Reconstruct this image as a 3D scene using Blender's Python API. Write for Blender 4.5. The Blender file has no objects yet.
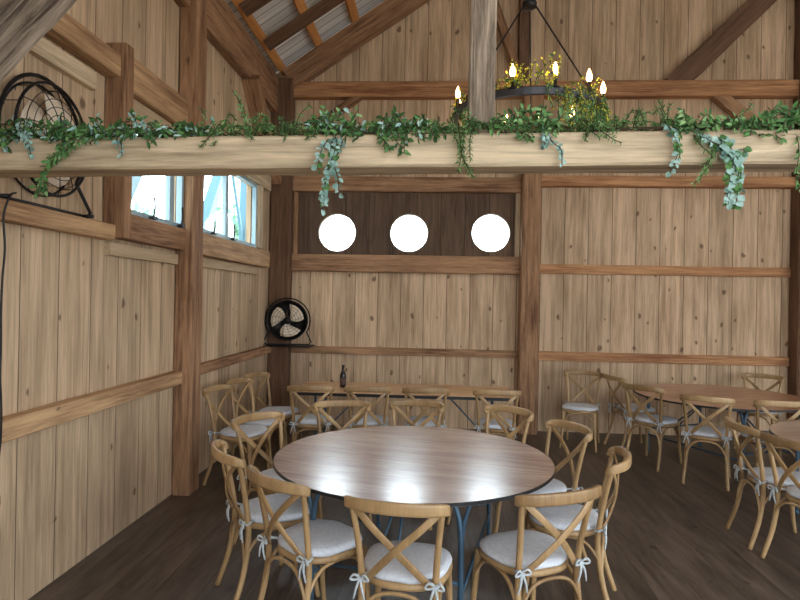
import bpy, bmesh, math, random
from mathutils import Vector, Matrix, noise
R = math.radians
random.seed(7)
S = bpy.context.scene
COL = S.collection

# ------------------------------------------------------------------ helpers
def tag(o, label=None, cat=None, group=None, kind=None):
    if label: o['label'] = label
    if cat: o['category'] = cat
    if group: o['group'] = group
    if kind: o['kind'] = kind
    return o

def obj(name, bm, m, parent=None, smooth=False, loc=None):
    me = bpy.data.meshes.new(name)
    bm.normal_update()
    bm.to_mesh(me); bm.free()
    if smooth:
        for p in me.polygons: p.use_smooth = True
    o = bpy.data.objects.new(name, me)
    COL.objects.link(o)
    for mm in (m if isinstance(m, (list, tuple)) else [m]): me.materials.append(mm)
    if parent: o.parent = parent
    if loc: o.location = loc
    return o

def thing(name, label, cat, loc=(0, 0, 0), rz=0, group=None):
    o = bpy.data.objects.new(name, None)
    o.empty_display_size = .1
    COL.objects.link(o)
    o.location = loc; o.rotation_euler = (0, 0, rz)
    return tag(o, label, cat, group)

def copy_tree(o, parent=None):
    c = o.copy(); COL.objects.link(c)
    if parent is not None: c.parent = parent
    for ch in list(o.children): copy_tree(ch, c)
    return c

def box(bm, x0, x1, y0, y1, z0, z1, mi=0):
    vs = [bm.verts.new(p) for p in ((x0,y0,z0),(x1,y0,z0),(x1,y1,z0),(x0,y1,z0),(x0,y0,z1),(x1,y0,z1),(x1,y1,z1),(x0,y1,z1))]
    for f in ((0,3,2,1),(4,5,6,7),(0,1,5,4),(1,2,6,5),(2,3,7,6),(3,0,4,7)):
        fc = bm.faces.new([vs[i] for i in f]); fc.material_index = mi
    return vs

def catmull(pts, n):
    P = [Vector(p) for p in pts]
    if len(P) < 3:
        return [P[0].lerp(P[-1], i/n) for i in range(n+1)]
    out = []
    Q = [P[0]*2-P[1]] + P + [P[-1]*2-P[-2]]
    for i in range(len(P)-1):
        a, b, c, d = Q[i:i+4]
        for k in range(n):
            t = k/n
            out.append(.5*((2*b)+(c-a)*t+(2*a-5*b+4*c-d)*t*t+(3*b-a-3*c+d)*t**3))
    out.append(P[-1])
    return out

def sweep(bm, pts, ra, rb=None, segs=8, up=None, closed=False, square=False, mi=0):
    """sweep an elliptical (or rounded-square) section ra x rb along pts; ra may be a list"""
    P = [Vector(p) for p in pts]; n = len(P)
    rings = []
    prev = Vector(up).normalized() if up else None
    for i in range(n):
        if closed: T = P[(i+1) % n]-P[i-1]
        else: T = P[min(i+1, n-1)]-P[max(i-1, 0)]
        T.normalize()
        if prev is None:
            prev = Vector((0, 0, 1)) if abs(T.z) < .9 else Vector((0, 1, 0))
        ref = Vector(up) if up else prev
        N = (ref-T*ref.dot(T))
        if N.length < 1e-5: N = prev-T*prev.dot(T)
        N.normalize(); B = T.cross(N); prev = N
        a = ra[i] if isinstance(ra, (list, tuple)) else ra
        b = a if rb is None else (rb[i] if isinstance(rb, (list, tuple)) else rb)
        ring = []
        for k in range(segs):
            th = 2*math.pi*(k+.5)/segs
            c, s = math.cos(th), math.sin(th)
            if square:
                e = .45
                c = math.copysign(abs(c)**e, c); s = math.copysign(abs(s)**e, s)
            ring.append(bm.verts.new(P[i]+N*(a*c)+B*(b*s)))
        rings.append(ring)
    m = n if closed else n-1
    for i in range(m):
        A, B_ = rings[i], rings[(i+1) % n]
        for k in range(segs):
            f = bm.faces.new((A[k], A[(k+1) % segs], B_[(k+1) % segs], B_[k])); f.material_index = mi
    if not closed:
        f = bm.faces.new(rings[0][::-1]); f.material_index = mi
        f = bm.faces.new(rings[-1]); f.material_index = mi

def tube(bm, pts, r, n=6, segs=8, **k):
    P = catmull(pts, n)
    if isinstance(r, (list, tuple)):
        m = len(P)-1; q = len(r)-1; rr = []
        for i in range(len(P)):
            t = i/m*q; j = min(int(t), q-1); rr.append(r[j]+(r[j+1]-r[j])*(t-j))
        r = rr
    sweep(bm, P, r, segs=segs, **k)

def lathe(bm, prof, segs=24, c=(0, 0, 0), mi=0, shell=False):
    rings = []
    for r, z in prof:
        rings.append([bm.verts.new((c[0]+r*math.cos(2*math.pi*k/segs), c[1]+r*math.sin(2*math.pi*k/segs), c[2]+z)) for k in range(segs)])
    for A, B in zip(rings, rings[1:]):
        for k in range(segs):
            f = bm.faces.new((A[k], A[(k+1) % segs], B[(k+1) % segs], B[k])); f.material_index = mi
    if shell:
        for k in range(segs): bm.faces.new((rings[-1][k], rings[-1][(k+1) % segs], rings[0][(k+1) % segs], rings[0][k]))
        return
    bm.faces.new(rings[0][::-1]).material_index = mi
    bm.faces.new(rings[-1]).material_index = mi

# ------------------------------------------------------------------ materials
def newmat(name):
    m = bpy.data.materials.new(name); m.use_nodes = True
    nt = m.node_tree; b = nt.nodes['Principled BSDF']
    return m, nt, b

def plain(name, col, rough=.5, metal=0, emit=None, es=0, spec=.5):
    m, nt, b = newmat(name)
    b.inputs['Base Color'].default_value = (*col, 1)
    b.inputs['Roughness'].default_value = rough
    b.inputs['Metallic'].default_value = metal
    b.inputs['Specular IOR Level'].default_value = spec
    if emit:
        b.inputs['Emission Color'].default_value = (*emit, 1)
        b.inputs['Emission Strength'].default_value = es
    return m

def mottled(name, c1, c2, scale=20, rough=.8, bump=.0, spec=.3):
    m, nt, b = newmat(name); N = nt.nodes; L = nt.links
    tc = N.new('ShaderNodeTexCoord'); no = N.new('ShaderNodeTexNoise')
    no.inputs['Scale'].default_value = scale; no.inputs['Detail'].default_value = 4
    L.new(tc.outputs['Object'], no.inputs['Vector'])
    cr = N.new('ShaderNodeValToRGB'); cr.color_ramp.elements[0].color = (*c1, 1); cr.color_ramp.elements[1].color = (*c2, 1)
    cr.color_ramp.elements[0].position = .35; cr.color_ramp.elements[1].position = .65
    L.new(no.outputs['Fac'], cr.inputs['Fac']); L.new(cr.outputs['Color'], b.inputs['Base Color'])
    b.inputs['Roughness'].default_value = rough; b.inputs['Specular IOR Level'].default_value = spec
    if bump:
        bp = N.new('ShaderNodeBump'); bp.inputs['Strength'].default_value = bump; bp.inputs['Distance'].default_value = .01
        L.new(no.outputs['Fac'], bp.inputs['Height']); L.new(bp.outputs['Normal'], b.inputs['Normal'])
    return m

def wood(name, c1, c2, axis=0, along=.7, across=14, rough=.7, bump=.3, plank=None, pvar=.25, groove=.012,
         knots=0, knotcol=(.10, .05, .025), coat=0, spec=.3, rnd=True, streak=1.0, fine=.45):
    """procedural wood, grain along object axis; plank = (axis, width, offset) makes boards"""
    m, nt, b = newmat(name); N = nt.nodes; L = nt.links
    def math_(op, a, b_=None, c=None):
        n = N.new('ShaderNodeMath'); n.operation = op
        for i, v in enumerate((a, b_, c)):
            if v is None: continue
            if isinstance(v, (int, float)): n.inputs[i].default_value = v
            else: L.new(v, n.inputs[i])
        return n.outputs[0]
    tc = N.new('ShaderNodeTexCoord'); vec = tc.outputs['Object']
    if rnd:
        oi = N.new('ShaderNodeObjectInfo'); va = N.new('ShaderNodeVectorMath'); va.operation = 'MULTIPLY_ADD'
        cb = N.new('ShaderNodeCombineXYZ')
        for i in range(3): L.new(oi.outputs['Random'], cb.inputs[i])
        L.new(cb.outputs[0], va.inputs[0]); va.inputs[1].default_value = (17, 23, 31); L.new(vec, va.inputs[2]); vec = va.outputs[0]
    bnoise = None; gf = None
    sx = N.new('ShaderNodeSeparateXYZ'); L.new(tc.outputs['Object'], sx.inputs[0])
    if plank:
        pa, pw, po = plank
        u = math_('DIVIDE', math_('SUBTRACT', sx.outputs[pa], po), pw)
        idx = math_('FLOOR', u); fr = math_('FRACT', u)
        wn = N.new('ShaderNodeTexWhiteNoise'); wn.noise_dimensions = '1D'; L.new(idx, wn.inputs['W'])
        bnoise = wn.outputs['Value']
        d = math_('MINIMUM', fr, math_('SUBTRACT', 1, fr))
        mr = N.new('ShaderNodeMapRange'); mr.inputs[1].default_value = groove*.4; mr.inputs[2].default_value = groove
        mr.interpolation_type = 'SMOOTHSTEP'
        L.new(d, mr.inputs[0]); gf = mr.outputs[0]
        va = N.new('ShaderNodeVectorMath'); va.operation = 'ADD'
        cb = N.new('ShaderNodeCombineXYZ')
        w7 = math_('MULTIPLY', bnoise, 29)
        for i in range(3): L.new(w7, cb.inputs[i])
        L.new(vec, va.inputs[0]); L.new(cb.outputs[0], va.inputs[1]); vec = va.outputs[0]
    mp = N.new('ShaderNodeMapping'); sc = [across]*3; sc[axis] = along; mp.inputs['Scale'].default_value = sc
    L.new(vec, mp.inputs['Vector'])
    n1 = N.new('ShaderNodeTexNoise'); n1.inputs['Scale'].default_value = 1.6; n1.inputs['Detail'].default_value = 6
    n1.inputs['Roughness'].default_value = .65; n1.inputs['Distortion'].default_value = .6
    L.new(mp.outputs[0], n1.inputs['Vector'])
    n2 = N.new('ShaderNodeTexNoise'); n2.inputs['Scale'].default_value = 1.1; n2.inputs['Detail'].default_value = 3
    mp2 = N.new('ShaderNodeMapping'); sc2 = [2.6]*3; sc2[axis] = .8; mp2.inputs['Scale'].default_value = sc2
    L.new(vec, mp2.inputs['Vector']); L.new(mp2.outputs[0], n2.inputs['Vector'])
    n3 = N.new('ShaderNodeTexNoise'); n3.inputs['Scale'].default_value = 1.0; n3.inputs['Detail'].default_value = 5; n3.inputs['Roughness'].default_value = .75
    mp3 = N.new('ShaderNodeMapping'); sc3_ = [across*4.5]*3; sc3_[axis] = along*4.5; mp3.inputs['Scale'].default_value = sc3_
    L.new(vec, mp3.inputs['Vector']); L.new(mp3.outputs[0], n3.inputs['Vector'])
    mixf = math_('ADD', math_('MULTIPLY', n1.outputs['Fac'], .62*streak), math_('MULTIPLY', n2.outputs['Fac'], 1-.62*streak))
    if fine: mixf = math_('ADD', mixf, math_('MULTIPLY', math_('SUBTRACT', n3.outputs['Fac'], .5), fine))
    cr = N.new('ShaderNodeValToRGB'); e = cr.color_ramp.elements
    e[0].position = .36; e[0].color = (*c1, 1); e[1].position = .64; e[1].color = (*c2, 1)
    L.new(mixf, cr.inputs['Fac'])
    col = cr.outputs['Color']
    def mix(fac, a, b_, mode='MIX'):
        n = N.new('ShaderNodeMix'); n.data_type = 'RGBA'; n.blend_type = mode
        if isinstance(fac, (int, float)): n.inputs[0].default_value = fac
        else: L.new(fac, n.inputs[0])
        for i, v in ((6, a), (7, b_)):
            if isinstance(v, tuple): n.inputs[i].default_value = (*v, 1)
            else: L.new(v, n.inputs[i])
        return n.outputs[2]
    if bnoise is not None:
        hs = N.new('ShaderNodeHueSaturation'); L.new(col, hs.inputs['Color'])
        L.new(math_('ADD', math_('MULTIPLY', bnoise, pvar), 1-pvar/2), hs.inputs['Value']); col = hs.outputs[0]
    hgt = mixf
    if knots:
        mk = N.new('ShaderNodeMapping'); sk = [3.6]*3; sk[axis] = 2.3; mk.inputs['Scale'].default_value = sk
        wv = N.new('ShaderNodeVectorMath'); wv.operation = 'ADD'
        L.new(tc.outputs['Object'], wv.inputs[0])
        wn3 = N.new('ShaderNodeTexNoise'); wn3.inputs['Scale'].default_value = 9
        sc3 = N.new('ShaderNodeVectorMath'); sc3.operation = 'SCALE'; sc3.inputs['Scale'].default_value = .05
        L.new(tc.outputs['Object'], wn3.inputs['Vector']); L.new(wn3.outputs['Color'], sc3.inputs[0]); L.new(sc3.outputs[0], wv.inputs[1])
        ks = N.new('ShaderNodeSeparateXYZ'); L.new(wv.outputs[0], ks.inputs[0]); kc = N.new('ShaderNodeCombineXYZ')
        oth = [i for i in range(3) if i != axis]
        L.new(ks.outputs[axis], kc.inputs[axis]); L.new(math_('ADD', ks.outputs[oth[0]], ks.outputs[oth[1]]), kc.inputs[oth[0]])
        if rnd: L.new(math_('MULTIPLY', oi.outputs['Random'], 50), kc.inputs[oth[1]])
        L.new(kc.outputs[0], mk.inputs['Vector'])
        vo = N.new('ShaderNodeTexVoronoi'); vo.voronoi_dimensions = '2D' if not rnd else '3D'; vo.inputs['Scale'].default_value = 1.0
        if rnd: L.new(mk.outputs[0], vo.inputs['Vector'])
        else:
            k2 = N.new('ShaderNodeSeparateXYZ'); L.new(mk.outputs[0], k2.inputs[0]); k3 = N.new('ShaderNodeCombineXYZ')
            L.new(k2.outputs[axis], k3.inputs[0]); L.new(k2.outputs[oth[0]], k3.inputs[1]); L.new(k3.outputs[0], vo.inputs['Vector'])
        sep = N.new('ShaderNodeSeparateColor'); L.new(vo.outputs['Color'], sep.inputs[0])
        rad = math_('MULTIPLY', sep.outputs[1], .075)
        k = N.new('ShaderNodeMapRange'); L.new(math_('SUBTRACT', vo.outputs['Distance'], rad), k.inputs[0])
        k.inputs[1].default_value = .045; k.inputs[2].default_value = .0; k.inputs[3].default_value = 0; k.inputs[4].default_value = 1
        pres = math_('GREATER_THAN', sep.outputs[0], 1-knots)
        kf = math_('MULTIPLY', k.outputs[0], pres)
        kf = math_('MULTIPLY', kf, .75)
        col = mix(kf, col, knotcol)
    if gf is not None:
        col = mix(gf, (c1[0]*.22, c1[1]*.2, c1[2]*.18), col)
        hgt = math_('ADD', math_('MULTIPLY', mixf, .3), gf)
    L.new(col, b.inputs['Base Color'])
    b.inputs['Roughness'].default_value = rough; b.inputs['Specular IOR Level'].default_value = spec
    if coat:
        b.inputs['Coat Weight'].default_value = coat; b.inputs['Coat Roughness'].default_value = .2
    if bump:
        bp = N.new('ShaderNodeBump'); bp.inputs['Strength'].default_value = bump; bp.inputs['Distance'].default_value = .008
        L.new(hgt, bp.inputs['Height']); L.new(bp.outputs['Normal'], b.inputs['Normal'])
    return m

def glassmat(name, tint=(.93, .98, 1)):
    m, nt, b = newmat(name); N = nt.nodes; L = nt.links; N.remove(b)
    t = N.new('ShaderNodeBsdfTransparent'); t.inputs[0].default_value = (*tint, 1)
    g = N.new('ShaderNodeBsdfGlossy'); g.inputs['Roughness'].default_value = .02
    mx = N.new('ShaderNodeMixShader'); mx.inputs[0].default_value = .06
    L.new(t.outputs[0], mx.inputs[1]); L.new(g.outputs[0], mx.inputs[2]); L.new(mx.outputs[0], N['Material Output'].inputs[0])
    return m

M = {}
BW = .316
M['back_boards'] = wood('pine boards back', (.36, .235, .14), (.72, .515, .34), axis=2, along=.5, across=11, plank=(0, BW, 2.36), knots=.6, rough=.8, pvar=.22, rnd=False, bump=.35, groove=.016)
M['left_boards'] = wood('pine boards side', (.36, .25, .155), (.68, .495, .325), axis=2, along=.5, across=11, plank=(1, .33, .1), knots=.5, rough=.8, pvar=.2, rnd=False, bump=.35, groove=.014)
M['porthole_boards'] = wood('stained panel', (.075, .045, .028), (.17, .105, .068), axis=2, along=.8, across=13, plank=(0, .33, .05), rough=.8, rnd=False, knots=.2)
M['roof_boards'] = wood('weathered roof boards', (.62, .59, .55), (.88, .86, .82), axis=0, along=.5, across=12, plank=(1, .17, 0), rough=.85, rnd=False, groove=.05, pvar=.35)
M['timber'] = wood('rough hewn timber', (.13, .06, .030), (.46, .26, .14), axis=0, along=.8, across=13, rough=.8, knots=.35, bump=.5)
M['timber_dark'] = wood('dark hewn timber', (.085, .042, .024), (.21, .115, .068), axis=0, along=.8, across=13, rough=.85, knots=.3, bump=.5)
M['timber_red'] = wood('red brown timber', (.23, .09, .04), (.62, .33, .155), axis=0, along=.7, across=13, rough=.75, knots=.3, bump=.4)
M['timber_pale'] = wood('pale sawn timber', (.32, .235, .15), (.78, .61, .41), axis=0, along=.6, across=12, rough=.75, knots=.25, bump=.3, knotcol=(.25, .14, .07))
M['timber_mid'] = wood('honey brown timber', (.24, .125, .06), (.64, .41, .22), axis=0, along=.7, across=13, rough=.8, knots=.35, bump=.5)
M['timber_grey'] = wood('weathered grey timber', (.075, .052, .036), (.50, .39, .29), axis=0, along=.9, across=15, rough=.9, knots=.25, bump=.8)
M['trim_pale'] = wood('pale sawn trim', (.38, .27, .165), (.60, .45, .29), axis=0, along=.7, across=12, rough=.8, knots=.2)
M['purlin'] = wood('new orange purlin', (.50, .20, .055), (.78, .38, .13), axis=0, along=.7, across=12, rough=.75)
M['floor'] = wood('dark stained floor', (.036, .026, .020), (.15, .112, .088), axis=1, along=.6, across=5, plank=(0, .27, 0), rough=.36, pvar=.2, groove=.010, bump=.15, spec=.4, rnd=False, knots=.2, knotcol=(.02, .013, .01))
M['chair'] = wood('honey bentwood', (.25, .145, .06), (.54, .35, .17), axis=2, along=3, across=30, rough=.38, bump=.06, spec=.5, streak=.5, fine=.2)
M['cushion'] = mottled('pale grey cushion cloth', (.62, .65, .71), (.72, .75, .81), 60, .9, .1)
M['tie'] = mottled('cushion tie cloth', (.46, .50, .53), (.56, .61, .64), 80, .9)
M['tabletop'] = wood('lacquered plywood top', (.33, .18, .125), (.68, .52, .44), axis=0, along=1.3, across=11, rough=.3, bump=.03, coat=.9, spec=.5, streak=.9)
M['tabletop2'] = wood('orange plywood top', (.52, .27, .11), (.80, .48, .24), axis=0, along=1.3, across=11, rough=.35, bump=.03, coat=.4, spec=.5)
M['tabletop3'] = wood('reddish plywood top', (.34, .15, .085), (.62, .34, .21), axis=0, along=1.3, across=11, rough=.3, bump=.03, coat=.6, spec=.5)
M['edge'] = plain('black edge banding', (.012, .012, .014), .4)
M['steel'] = plain('blue grey steel', (.055, .11, .17), .38, .3)
M['iron'] = plain('black iron', (.012, .011, .011), .45, .4)
M['ring_steel'] = plain('bare ring steel', (.10, .10, .11), .35, .8)
M['blade'] = plain('cream fan blade', (.80, .66, .50), .4)
M['glass'] = glassmat('window glass')
M['sash'] = plain('pale blue sash paint', (.30, .42, .47), .5)
M['sash_dark'] = plain('porthole rim paint', (.34, .27, .19), .6)
M['bottle'] = plain('dark bottle glass', (.02, .012, .016), .12)
M['label'] = plain('bottle paper label', (.10, .055, .05), .7)
M['wax'] = plain('ivory candle sleeve', (.32, .22, .12), .6)
M['bulb'] = plain('warm candle bulb', (1, .7, .4), .3, emit=(1, .55, .2), es=14)
M['leaf_dark'] = mottled('dark green leaf', (.025, .075, .02), (.07, .17, .05), 14, .55)
M['leaf_mid'] = mottled('mid green leaf', (.06, .16, .045), (.14, .30, .09), 14, .55)
M['leaf_silver'] = mottled('silver eucalyptus leaf', (.20, .36, .31), (.44, .62, .56), 16, .6)
M['leaf_light'] = mottled('light green leaf', (.15, .30, .10), (.30, .48, .20), 14, .55)
M['leaf_yellow'] = mottled('yellow blossom', (.46, .44, .03), (.78, .72, .10), 16, .6)
M['stem'] = plain('brown stem', (.07, .045, .02), .8)
M['standin_bars'] = plain('blue grey stand-in bars', (.10, .22, .29), .6)
M['bounce_ground'] = mottled('pale bounce gravel', (.36, .34, .30), (.50, .48, .44), 1.5, .95)  # unseen ground, kept pale to bounce daylight up to the roof boards
M['tree_leaf'] = mottled('tree leaf', (.22, .42, .28), (.40, .62, .46), 3, .8)
M['bark'] = mottled('bark', (.08, .055, .04), (.18, .13, .10), 6, .9)

# ------------------------------------------------------------------ room shell
WX, DY = -2.29, 8.0          # left wall plane, back wall plane
RX = 8.25; FY = -2.2
HZ = 4.78                    # eave height
RIDX = 2.98; SL = .668
RIDZ = HZ + (RIDX-WX)*SL

def holed_wall(name, m, axis, plane, thick, u0, u1, v0, v1, holes=(), top=None):
    """wall in the plane axis=plane with rectangular holes; axis 'x' -> u is Y; axis 'y' -> u is X"""
    bm = bmesh.new()
    us = sorted({u0, u1, *[h[0] for h in holes], *[h[1] for h in holes]})
    vs = sorted({v0, v1, *[h[2] for h in holes], *[h[3] for h in holes]})
    cache = {}
    def V(u, v, s):
        k = (round(u, 4), round(v, 4), s)
        if k not in cache:
            p = plane+(thick if s else 0)
            cache[k] = bm.verts.new((p, u, v) if axis == 'x' else (u, p, v))
        return cache[k]
    def solid(i, j):
        if i < 0 or j < 0 or i >= len(us)-1 or j >= len(vs)-1: return False
        cu, cv = (us[i]+us[i+1])/2, (vs[j]+vs[j+1])/2
        return not any(h[0] < cu < h[1] and h[2] < cv < h[3] for h in holes)
    for i in range(len(us)-1):
        for j in range(len(vs)-1):
            if not solid(i, j): continue
            a, b_, c, d = us[i], us[i+1], vs[j], vs[j+1]
            for s in (0, 1): bm.faces.new((V(a, c, s), V(b_, c, s), V(b_, d, s), V(a, d, s)))
            if not solid(i-1, j): bm.faces.new((V(a, c, 0), V(a, d, 0), V(a, d, 1), V(a, c, 1)))
            if not solid(i+1, j): bm.faces.new((V(b_, c, 0), V(b_, d, 0), V(b_, d, 1), V(b_, c, 1)))
            if not solid(i, j-1): bm.faces.new((V(a, c, 0), V(b_, c, 0), V(b_, c, 1), V(a, c, 1)))
            if not solid(i, j+1): bm.faces.new((V(a, d, 0), V(b_, d, 0), V(b_, d, 1), V(a, d, 1)))
    if top:
        gable = [bm.verts.new((u, plane+s*thick, v)) for s in (0, 1) for u, v in top]
        n = len(top)
        bm.faces.new(gable[:n]); bm.faces.new(gable[n:][::-1])
        for i in range(n):
            j = (i+1) % n
            bm.faces.new((gable[i], gable[j], gable[n+j], gable[n+i]))
    bmesh.ops.recalc_face_normals(bm, faces=bm.faces)
    o = obj(name, bm, m)
    return tag(o, kind='structure')

bm = bmesh.new(); box(bm, WX-.15, RX+.15, FY, DY+.15, -.12, 0)
tag(obj('floor', bm, M['floor']), kind='structure')
bm = bmesh.new(); box(bm, -60, 60, -50, 70, -.4, -.12)
tag(obj('ground_outside', bm, M['bounce_ground']), kind='structure')

WINA = (3.955, 4.95, 2.335, 3.0); WINB = (5.185, 7.02, 2.355, 3.13)
holed_wall('wall_left', M['left_boards'], 'x', WX, -.06, FY, DY+.06, 0, HZ+.05, [WINA, WINB])
holed_wall('wall_right', M['left_boards'], 'x', RX, .06, 3.2, DY+.06, 0, HZ)
holed_wall('wall_front_added', M['left_boards'], 'y', FY, -.06, WX, RX, 0, HZ, [(-.4, 7.4, 0, 4.3)], top=[(WX, HZ), (RX, HZ), (RX, HZ+.09), (RIDX, RIDZ+.09), (WX, HZ+.09)])  # unseen wall, added to cut fill from behind; opening sized for daylight
# back wall with a rectangular hole where the stained porthole panel sits
PX0, PX1, PZ0, PZ1 = -1.99, 1.12, 2.36, 3.22
holed_wall('wall_back', M['back_boards'], 'y', DY, .06, WX, RX, 0, HZ, [(PX0, PX1, PZ0, PZ1)],
           top=[(WX, HZ), (RX, HZ), (RX, HZ+.09), (RIDX, RIDZ+.09), (WX, HZ+.09)])

# porthole panel: a board panel with three real round holes
PORT = [(-1.385, 2.665), (-.385, 2.67), (.735, 2.685)]; PR = .268
def holed_panel():
    bm = bmesh.new()
    cuts = [PX0, (PORT[0][0]+PORT[1][0])/2, (PORT[1][0]+PORT[2][0])/2, PX1]
    n = 48
    for (cx, cz), a, b_ in zip(PORT, cuts, cuts[1:]):
        ang = [2*math.pi*k/n for k in range(n)]
        for cxx, czz in ((a, PZ0), (b_, PZ0), (b_, PZ1), (a, PZ1)): ang.append(math.atan2(czz-cz, cxx-cx) % (2*math.pi))
        ang = sorted(set(ang))
        for s, y in ((0, DY+.0), (1, DY+.09)):
            inn, out = [], []
            for t in ang:
                c, s_ = math.cos(t), math.sin(t)
                inn.append(bm.verts.new((cx+PR*c, y, cz+PR*s_)))
                k = 1e9
                if c > 1e-9: k = min(k, (b_-cx)/c)
                if c < -1e-9: k = min(k, (a-cx)/c)
                if s_ > 1e-9: k = min(k, (PZ1-cz)/s_)
                if s_ < -1e-9: k = min(k, (PZ0-cz)/s_)
                out.append(bm.verts.new((cx+k*c, y, cz+k*s_)))
            m = len(ang)
            for i in range(m):
                j = (i+1) % m
                f = (inn[i], inn[j], out[j], out[i])
                bm.faces.new(f if s else f[::-1])
            if s == 0: first = inn
            else:
                for i in range(m):
                    j = (i+1) % m
                    bm.faces.new((first[i], first[j], inn[j], inn[i]))
    return bm
tag(obj('trim_1', holed_panel(), M['porthole_boards']), kind='structure')
for i, (cx, cz) in enumerate(PORT):
    bm = bmesh.new()
    ring = [(cx+(PR-.0075)*math.cos(2*math.pi*k/48), DY+.035, cz+(PR-.0075)*math.sin(2*math.pi*k/48)) for k in range(48)]
    sweep(bm, ring, .05, .007, segs=8, up=(0, 1, 0), closed=True, square=True)
    # the section's long side runs through the wall
    w = tag(obj('window_%d' % (i+1), bm, M['sash_dark'], smooth=True), kind='structure')
    bm = bmesh.new()
    vs = [[bm.verts.new((cx+(PR-.014)*math.cos(2*math.pi*k/48), y, cz+(PR-.014)*math.sin(2*math.pi*k/48))) for k in range(48)] for y in (DY+.05, DY+.054)]
    bm.faces.new(vs[0][::-1]); bm.faces.new(vs[1])
    for k in range(48): bm.faces.new((vs[0][k], vs[0][(k+1) % 48], vs[1][(k+1) % 48], vs[1][k]))
    obj('pane', bm, M['glass'], w)

# left windows: sash frame, mullion, pane, latch
def side_window(name, W, mull, latch):
    y0, y1, z0, z1 = W
    x = WX+.055
    bm = bmesh.new(); t = .035
    box(bm, x-.03, x+.02, y0, y1, z0, z0+t); box(bm, x-.03, x+.02, y0, y1, z1-t, z1)
    box(bm, x-.03, x+.02, y0, y0+t, z0+t, z1-t); box(bm, x-.03, x+.02, y1-t, y1, z0+t, z1-t)
    w = tag(obj(name, bm, M['sash']), kind='structure')
    bm = bmesh.new(); box(bm, x-.025, x+.015, mull-.04, mull+.04, z0+t, z1-t); obj('mullion', bm, M['sash'], w)
    bm = bmesh.new(); box(bm, x-.003, x+.003, y0+t, y1-t, z0+t, z1-t); obj('pane', bm, M['glass'], w)
    for ly in latch:
        bm = bmesh.new()
        box(bm, x+.028, x+.07, ly-.03, ly+.03, z0+.0, z0+.02)
        tube(bm, [(x+.05, ly, z0+.02), (x+.055, ly+.01, z0+.08), (x+.06, ly-.01, z0+.17)], .008)
        obj('latch', bm, M['iron'], w)
side_window('window_4', WINA, 4.74, [4.36, 4.85])
side_window('window_5', WINB, 6.02, [5.58, 6.14])

# roof
ang = math.atan(SL)
def slope_frame(side):
    # local x runs up the slope, y along the barn, z outward
    if side < 0: return Matrix.Translation((WX, 0, HZ)) @ Matrix.Rotation(-ang, 4, 'Y')
    return Matrix.Translation((RX, 0, HZ)) @ Matrix.Rotation(math.pi, 4, 'Z') @ Matrix.Rotation(-ang, 4, 'Y')
LEN = (RIDX-WX)/math.cos(ang)
for nm, side in (('ceiling', -1), ('ceiling.001', 1)):
    bm = bmesh.new(); y0, y1 = (FY, DY+.4) if side < 0 else (-DY-.4, -FY)
    box(bm, -.35, LEN, y0, y1, .088, .14)
    o = obj('ceiling', bm, M['roof_boards']); o.matrix_world = slope_frame(side); tag(o, kind='structure')

# ------------------------------------------------------------------ timbers
def timber(name, p0, p1, w, h, m, up=(0, 0, 1), rough=.006, seg=.18, label=None, cat=None, group=None, kind=None, parent=None):
    """hewn beam from p0 to p1; w across, h along 'up'; local x is the grain"""
    p0, p1 = Vector(p0), Vector(p1); d = p1-p0; L_ = d.length; X = d.normalized()
    U = Vector(up); Z = (U-X*U.dot(X)).normalized(); Y = Z.cross(X)
    n = max(2, int(L_/seg)); bm = bmesh.new(); rings = []
    b = min(w, h)*.07; sec = []
    for sx, sy in ((1, 1), (-1, 1), (-1, -1), (1, -1)):
        cx, cy = sx*w/2, sy*h/2
        pts = [(cx-sx*b, cy), (cx, cy-sy*b)]
        if sx*sy > 0: pts = pts[::-1]
        sec += pts
    # subdivide each flat side once, so the face can undulate
    sec2 = []
    for i in range(8):
        a, c = sec[i], sec[(i+1) % 8]; sec2.append(a)
        if math.hypot(a[0]-c[0], a[1]-c[1]) > b*2: sec2.append(((a[0]+c[0])/2, (a[1]+c[1])/2))
    seed = Vector((p0.x*3.1+p0.y, p0.z*7.7, p0.y*2.3))
    for i in range(n+1):
        x = L_*i/n; ring = []
        for (a, c) in sec2:
            v = Vector((x, a, c)); nz = noise.noise_vector(v*3.2+seed)+.6*noise.noise_vector(v*9+seed)
            if i in (0, n): nz.x = 0
            ring.append(bm.verts.new(v+nz*rough))
        rings.append(ring)
    k = len(sec2)
    for A, B in zip(rings, rings[1:]):
        for j in range(k): bm.faces.new((A[j], A[(j+1) % k], B[(j+1) % k], B[j]))
    bm.faces.new(rings[0][::-1]); bm.faces.new(rings[-1])
    bmesh.ops.recalc_face_normals(bm, faces=bm.faces)
    o = obj(name, bm, m, parent)
    mt = Matrix((X, Y, Z)).transposed().to_4x4(); mt.translation = p0
    o.matrix_world = mt
    return tag(o, label, cat, group, kind)

tn = [1]
def trim(p0, p1, w, h, m, up=(0, 0, 1), rough=.003):
    tn[0] += 1
    return timber('trim_%d' % tn[0], p0, p1, w, h, m, up, rough, kind='structure')

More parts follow.
